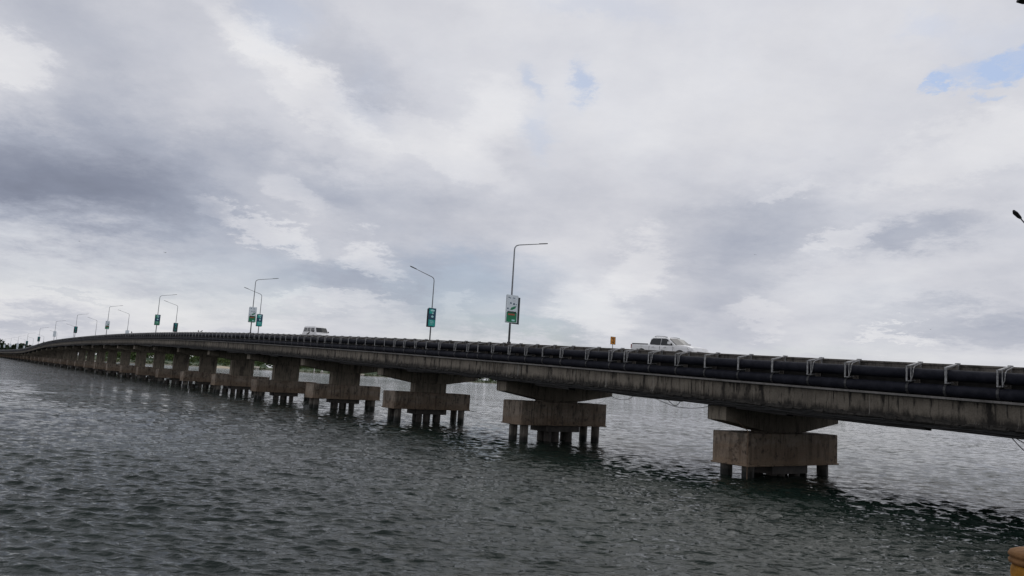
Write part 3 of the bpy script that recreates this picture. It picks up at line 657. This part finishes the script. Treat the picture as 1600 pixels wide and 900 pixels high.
# birds
def bird(d, dist, lab, sp):
    w_ = Vector((0, 0, EYE))+Vector(d)*dist; r_ = empty('bird', w_, random.random()*3); tag(r_, lab, 'bird', 'birds in the sky')
    MB().tube([(-.22, 0, 0), (-.1, 0, .01), (.05, 0, .02), (.16, 0, .02), (.24, 0, .0)], [.01, .05, .06, .035, .008], 6).build('body', M_black, r_)
    for s_ in (1, -1): MB().add([(.08, s_*.03, .03), (-.08, s_*.03, .03), (-.06, s_*.28, .03+sp), (.05, s_*.28, .03+sp), (-.08, s_*.55, .0+sp*.5)], [(0, 1, 2, 3), (2, 3, 4)]).add([(.08, s_*.03, .02), (-.08, s_*.03, .02), (-.06, s_*.28, .02+sp), (.05, s_*.28, .02+sp)], [(0, 1, 2, 3)]).build('wing', M_black, r_)
bird((-.46199, 1, .14277), 170, 'dark bird in the sky above the ramp lamps at left', .12)
bird((.3210, 1, .1887), 200, 'tiny bird high above the pickup', .08)
bird((-.5770, 1, .1512), 260, 'tiny bird near the left edge of the sky', .1)
bird((.5547, 1, .1029), 200, 'tiny bird low above the right end of the deck', .1)

# ------------------------------------------------------------------ water: one sheet, fine near the camera, to the horizon
def water_mesh():
    hf = EYE*761.
    rs = [0.6]
    while rs[-1] < 12: rs.append(rs[-1]+.5)
    while rs[-1] < 700: rs.append(rs[-1]+max(.05, .26*rs[-1]**2/hf))
    while rs[-1] < 9000: rs.append(rs[-1]*1.12)
    rs = np.array(rs)
    fine_a = np.arange(-43, 43.001, .075)
    a = np.concatenate([fine_a, np.arange(46, 314.1, 4.)]); a = np.radians(a); na, nr = len(a), len(rs)
    Rr, Aa = np.meshgrid(rs, a, indexing='ij'); X = Rr*np.sin(Aa); Y = Rr*np.cos(Aa); Z = np.zeros_like(X); DX = np.zeros_like(X); DY = np.zeros_like(X)
    dr = np.gradient(rs)[:, None]; da = np.gradient(np.concatenate([a]))[None, :]*0+rad(.075)
    cell = np.maximum(dr, Rr*da)
    near = rs < 900; k = int(near.sum()); nf = len(fine_a)
    x, y, c = X[:k, :nf], Y[:k, :nf], cell[:k, :nf]
    z = np.zeros_like(x); dx = np.zeros_like(x); dy = np.zeros_like(x)
    # slow patches of calmer and rougher water
    pt = np.zeros_like(x)
    for i in range(7):
        th = RNG.uniform(0, PI); lam = RNG.uniform(14, 60); pt += np.sin((x*np.cos(th)+y*np.sin(th))*2*PI/lam+RNG.uniform(0, 6.28)+1.5*np.sin(x*.05+y*.03+i))
    pt = 1+.22*pt/np.sqrt(3.5)
    wind = rad(-100)
    for i in range(130):
        lam = .20*(1.35/.20)**RNG.uniform(0, 1) if i < 104 else RNG.uniform(1.7, 4.5)
        th = wind+RNG.normal(0, .40)
        kx, ky = math.cos(th), math.sin(th); kk = 2*PI/lam; ph = RNG.uniform(0, 2*PI)
        slope = (.046 if lam < .55 else .046*(.55/lam)**.55) if i < 104 else .007
        amp = slope*lam/(2*PI)
        att = np.clip(lam/(1.6*c)-1, 0, 1)
        p = kk*(x*kx+y*ky)+ph+.9*np.sin(x*.23/lam**.5+i)+.9*np.sin(y*.19/lam**.5+2*i)
        e = amp*att*pt; z += e*np.sin(p); cs = np.cos(p)
        q_ = .8
        dx += -q_*e*kx*cs*-1; dy += -q_*e*ky*cs*-1
    Z[:k, :nf] = z; DX[:k, :nf] = dx; DY[:k, :nf] = dy
    edge = np.clip((43-np.abs(np.degrees(a[:nf])))/1.0, 0, 1)[None, :]
    Z[:k, :nf] *= edge; DX[:k, :nf] *= edge; DY[:k, :nf] *= edge
    X += DX; Y += DY
    co = np.stack([X, Y, Z], -1).reshape(-1, 3)
    i0 = (np.arange(nr-1)[:, None]*na+np.arange(na)[None, :]); j1 = (np.arange(na)+1) % na
    i1 = (np.arange(nr-1)[:, None]*na+j1[None, :])
    q = np.stack([i0, i1, i1+na, i0+na], -1).reshape(-1, 4)[:, ::-1]
    me = bpy.data.meshes.new('water'); me.vertices.add(len(co)); me.vertices.foreach_set('co', co.astype(np.float32).ravel())
    me.loops.add(q.size); me.loops.foreach_set('vertex_index', q.astype(np.int32).ravel())
    me.polygons.add(len(q)); me.polygons.foreach_set('loop_start', np.arange(0, q.size, 4, dtype=np.int32)); me.polygons.foreach_set('loop_total', np.full(len(q), 4, np.int32))
    me.polygons.foreach_set('use_smooth', np.ones(len(q), bool)); me.update(calc_edges=True); me.validate()
    return me
def water_fn(T, b, t):
    P = t.outputs['Object']
    b.inputs['IOR'].default_value = 1.25; b.inputs['Specular IOR Level'].default_value = .5
    big = T.noise(P, .03, 4, .6)
    T.put(b.inputs['Base Color'], T.mix(T.maprange(big, .4, .62), (.007, .014, .011, 1), (.013, .023, .018, 1)))
    b.inputs['Roughness'].default_value = .06
    hor = T.vmath('LENGTH', P); openw = T.math('MULTIPLY', T.maprange(hor, 34, 105), T.maprange(hor, 900, 480))   # rougher open water out in the channel, calmer again under the far shore
    mp = T.node('ShaderNodeMapping'); T.put(mp.inputs[0], P); mp.inputs['Scale'].default_value = (.6, 1.0, 1.0)
    a = T.noise(mp.outputs[0], 5.0, 4, .62); d = T.noise(mp.outputs[0], .5, 3, .6)
    mp_ = T.node('ShaderNodeMapping'); T.put(mp_.inputs[0], P); mp_.inputs['Scale'].default_value = (.4, 1.0, 1.0); mp_.inputs['Rotation'].default_value = (0, 0, rad(12))
    e = T.noise(mp_.outputs[0], 1.5, 3, .55)
    hgt = T.math('ADD', T.math('MULTIPLY', e, .22), T.math('ADD', T.math("MULTIPLY", a, .055), T.math("MULTIPLY", d, .05)))
    bp = T.node('ShaderNodeBump'); bp.inputs['Strength'].default_value = 1.0; bp.inputs['Distance'].default_value = 1.0
    T.put(bp.inputs['Height'], hgt)
    mq = T.node('ShaderNodeMapping'); T.put(mq.inputs[0], P); mq.inputs['Scale'].default_value = (.45, 1.0, 1.0)
    gust = T.maprange(T.noise(mq.outputs[0], .035, 5, .6), .36, .62, .45, 1.6)
    rip = T.vmath('SUBTRACT', T.noise(mq.outputs[0], 2.3, 3, .6, 'Color'), (.5, .5, .5))
    rip = T.vmath('MULTIPLY', T.vmath('SCALE', rip, scale=T.math('MULTIPLY', T.math('MULTIPLY_ADD', openw, 2.9, .22), T.math('MULTIPLY', gust, T.maprange(T.noise(mq.outputs[0], .16, 4, .6), .36, .62, .6, 1.4)))), (.7, 1.0, 0.0))
    T.put(b.inputs['Normal'], T.vmath('NORMALIZE', T.vmath('ADD', bp.outputs[0], rip)))
wm = water_mesh(); wm.materials.append(mat('sea_water', water_fn)); wo_ = bpy.data.objects.new('water', wm); COL.objects.link(wo_); tag(wo_, kind='structure'); wo_.location.z = .07

# ------------------------------------------------------------------ far shore
AZ = [-62, -45, -38, -33, -28, -24, -22.3, -20.3, -17.8, -13.2, -10.7, -.8, 20, 60]
DD = [900, 860, 860, 880, 960, 1010, 1150, 1200, 1330, 1400, 1400, 1650, 1900, 2100]
def shore_d(az): return float(np.interp(az, AZ, DD))+6*math.sin(az*3.1)+4*math.sin(az*8.3+1)
def pol(az, d, z): a = rad(az); return (d*math.sin(a), d*math.cos(a), z)
azs = np.arange(-62, 60.1, .25)
mb = MB(); rows = [(-6, -.4), (2, .35), (14, 1.0), (60, 2.0), (400, 4), (900, 5)]
rings = [[pol(a, shore_d(a)+d, z) for d, z in rows] for a in azs]
def shore_fn(T, b, t):
    nz = T.noise(t.outputs['Object'], .02, 6, .65); b.inputs['Roughness'].default_value = .95
    sx = T.node('ShaderNodeSeparateXYZ'); T.put(sx.inputs[0], t.outputs['Object'])
    c = T.mix(T.maprange(nz, .4, .6), (.05, .075, .03, 1), (.09, .10, .045, 1))
    T.put(b.inputs['Base Color'], T.mix(T.maprange(sx.outputs[2], 1.2, .7), c, (.26, .24, .19, 1)))
o = mb.sweep(rings, closed=False, caps=False).build('shore', mat('shore_ground', shore_fn)); tag(o, kind='structure')
# sand bank seen through one opening
mb = MB(); rg = []
for i in range(25):
    a = -21.6+i*(2.4/24); f = math.sin(PI*i/24); d0 = shore_d(a)-70
    rg.append([pol(a, d0-30*f, -.3), pol(a, d0-12*f, 1.1*f-.2), pol(a, d0+10, 2.6*f-.2), pol(a, d0+60, 3.0*f), pol(a, d0+80, -.3)])
o = mb.sweep(rg, closed=False, caps=False).build('sand_bank', mat('sand', col=(.42, .36, .26), rough=.95, var=.2, vscale=.05)); tag(o, kind='structure')
# hills behind
def hill_fn(T, b, t):
    nz = T.noise(t.outputs['Object'], .012, 8, .7); b.inputs['Roughness'].default_value = 1.; b.inputs['Specular IOR Level'].default_value = .1
    T.put(b.inputs['Base Color'], T.mix(T.maprange(nz, .4, .6), (.035, .055, .035, 1), (.075, .105, .06, 1)))
mb = MB(); rg = []
for a in np.arange(-62, 60, .2):
    hgt = 34+16*math.sin(a*.9+1)+10*math.sin(a*2.3)+5*math.sin(a*5.7+2); d = 3000
    hgt *= 1.0 if a < -8 else max(.25, 1-(a+8)/8)
    if a < -26: hgt *= max(.12, 1-(-26-a)/4)
    rg.append([pol(a, d-300, 2), pol(a, d-150, hgt*.6), pol(a, d, hgt), pol(a, d+300, 2)])
o = mb.sweep(rg, closed=False, caps=False).build('hills', mat('hill_ground', hill_fn)); tag(o, kind='structure')
# foliage
def leaf_fn(T, b, t):
    nz = T.noise(t.outputs['Object'], .35, 4, .6); n_ = T.noise(t.outputs['Object'], .06, 3, .6); b.inputs['Roughness'].default_value = .9; b.inputs['Specular IOR Level'].default_value = .15
    c = T.mix(T.maprange(nz, .4, .6), (.030, .055, .018, 1), (.085, .125, .040, 1))
    T.put(b.inputs['Base Color'], T.mix(T.math('MULTIPLY', T.maprange(n_, .45, .6), .6), c, (.10, .12, .05, 1)))
M_leaf = mat('foliage', leaf_fn)
M_bark = mat('bark', col=(.10, .08, .06), rough=.95, var=.3)
def clump(vs, fs, cx, cy, cz, R, n, size, flat=.75, rng=RNG):
    """n leafy tufts spread through one crown's volume"""
    d = rng.normal(size=(n, 3)); d /= np.linalg.norm(d, axis=1)[:, None]
    r = R*(.35+.65*rng.random(n)**.5)*(1+.25*np.sin(d[:, 0]*5+cx)*np.cos(d[:, 1]*4+cy))
    c = np.stack([cx+d[:, 0]*r, cy+d[:, 1]*r, cz+d[:, 2]*r*flat], -1)
    e1 = rng.normal(size=(n, 3)); e1 /= np.linalg.norm(e1, axis=1)[:, None]; e2 = rng.normal(size=(n, 3)); e2 -= e1*(e1*e2).sum(1)[:, None]; e2 /= np.linalg.norm(e2, axis=1)[:, None]
    s_ = size*(.6+.8*rng.random(n))[:, None]
    q = np.stack([c-e1*s_, c+e2*s_*.7, c+e1*s_, c-e2*s_*.7], 1)
    vs.append(q.reshape(-1, 3))
def quads_obj(name, vs, m, parent=None):
    co = np.concatenate(vs); n = len(co)//4; me = bpy.data.meshes.new(name)
    me.vertices.add(len(co)); me.vertices.foreach_set('co', co.astype(np.float32).ravel())
    me.loops.add(n*4); me.loops.foreach_set('vertex_index', np.arange(n*4, dtype=np.int32))
    me.polygons.add(n); me.polygons.foreach_set('loop_start', np.arange(0, n*4, 4, dtype=np.int32)); me.polygons.foreach_set('loop_total', np.full(n, 4, np.int32)); me.update(calc_edges=True)
    me.materials.append(m); o = bpy.data.objects.new(name, me); COL.objects.link(o)
    if parent: o.parent = parent
    return o
vs = []
a = -31.0
while a < 24:
    d0 = shore_d(a)
    for row in range(3):
        if random.random() < .12: continue
        d = d0+16+row*22+random.uniform(-6, 6); R = random.uniform(4.5, 7.8); hh = random.uniform(7.5, 11.5)+row*2.0+2.0*math.sin(a*1.7)
        x, y, _ = pol(a+random.uniform(-.15, .15), d, 0); clump(vs, None, x, y, max(hh, 3.5), R, 120, 1.1)
        if row == 0: clump(vs, None, x+random.uniform(-5, 5), y-4, 1.8, 4.0, 60, .9)
    a += .34
tag(quads_obj('far_wood', vs, M_leaf), 'continuous belt of green trees along the far shore seen under the bridge', 'wood', kind='stuff')
# dark trees beyond the left end of the bridge, one by one
def px_az(x): return math.degrees(math.atan2(x, 1))
TR = [(1, 15.5, 8), (-14, 14, 7), (10, 12, 5), (21, 13.5, 6), (31, 15, 6.5), (39, 13.5, 5), (45, 12.5, 4.5), (50, 11, 3.5)]
LBL = ['broad dark tree at the very left edge beyond the causeway', 'dark tree mostly outside the left edge', 'small dark tree right of the broad leftmost one', 'middle dark tree of the far left row', 'tallest narrow dark tree of the far left row', 'dark tree right of the tallest in the far left row', 'low dark tree near the foot of the ramp', 'smallest dark tree touching the foot of the ramp']
M_dleaf = mat('dark_foliage', col=(.030, .05, .022), rough=.95, var=.5, vscale=.3)
for (px_, ht, R), lab in zip(TR, LBL):
    d_ = CAMR @ Vector(((px_-800)/FPX, -(549-450)/FPX, -1)); az = math.degrees(math.atan2(d_.x, d_.y)); x, y, _ = pol(az, shore_d(az)+20, 0)
    tr = empty('tree', (x, y, .8)); tag(tr, lab, 'tree', 'trees beyond the left end of the bridge')
    MB().tube([(0, 0, 0), (.3, 0, ht*.4), (-.2, .2, ht*.75)], [.45, .3, .1], 7).build('trunk', M_bark, tr)
    vs = []
    for k in range(7): clump(vs, None, random.uniform(-R*.4, R*.4), random.uniform(-R*.4, R*.4), ht*random.uniform(.45, .82), R*.45, 90, .9)
    clump(vs, None, 0, 0, ht*.55, R*.62, 160, 1.1); clump(vs, None, 0, 0, ht*.25, R*.5, 60, 1.1)
    quads_obj('crown', vs, M_dleaf, tr)
# small pale buildings on the far shore
M_wall = mat('pale_wall', col=(.62, .60, .56), rough=.8, var=.15); M_roof = mat('pale_roof', col=(.55, .50, .42), rough=.8)
def hut(px_, py_, w, h, name, lab, cat, spire=False):
    d_ = CAMR @ Vector(((px_-800)/FPX, -(py_-450)/FPX, -1)); az = math.degrees(math.atan2(d_.x, d_.y)); x, y, _ = pol(az, shore_d(az)+6, 0)
    r_ = empty(name, (x, y, .3), -rad(az)); tag(r_, lab, cat)
    MB().box(-w/2, w/2, -w/3, w/3, 0, h*.6).build('wall', M_wall, r_)
    if spire: MB().lathe([(w*.55, 0), (w*.35, h*.35), (w*.12, h*.6), (.05, h)], (0, 0, h*.45), 12).build('roof', M_wall, r_)
    else:
        MB().sweep([[(x_, -w/3-.6, h*.6), (x_, w/3+.6, h*.6), (x_, 0, h)] for x_ in (-w/2-.6, w/2+.6)]).build('roof', M_roof, r_)
    for q in (-.25, .2): MB().box(w*q, w*q+w*.12, -w/3-.05, -w/3+.02, h*.12, h*.42).build('window', M_glass, r_)
hut(401, 576, 7.5, 5.2, 'house', 'small pale house on the far shore, seen through a bridge opening', 'house')
hut(491, 580, 2.6, 7.5, 'pagoda', 'thin pale spire on the far shore left of the white hut', 'pagoda', True)
hut(503, 581, 4.0, 6.0, 'hut', 'white pointed hut on the far shore between two piers', 'hut', True)
hut(566, 586, 6.5, 3.2, 'house', 'low yellowish house at the water edge right of the fourth pier', 'house')
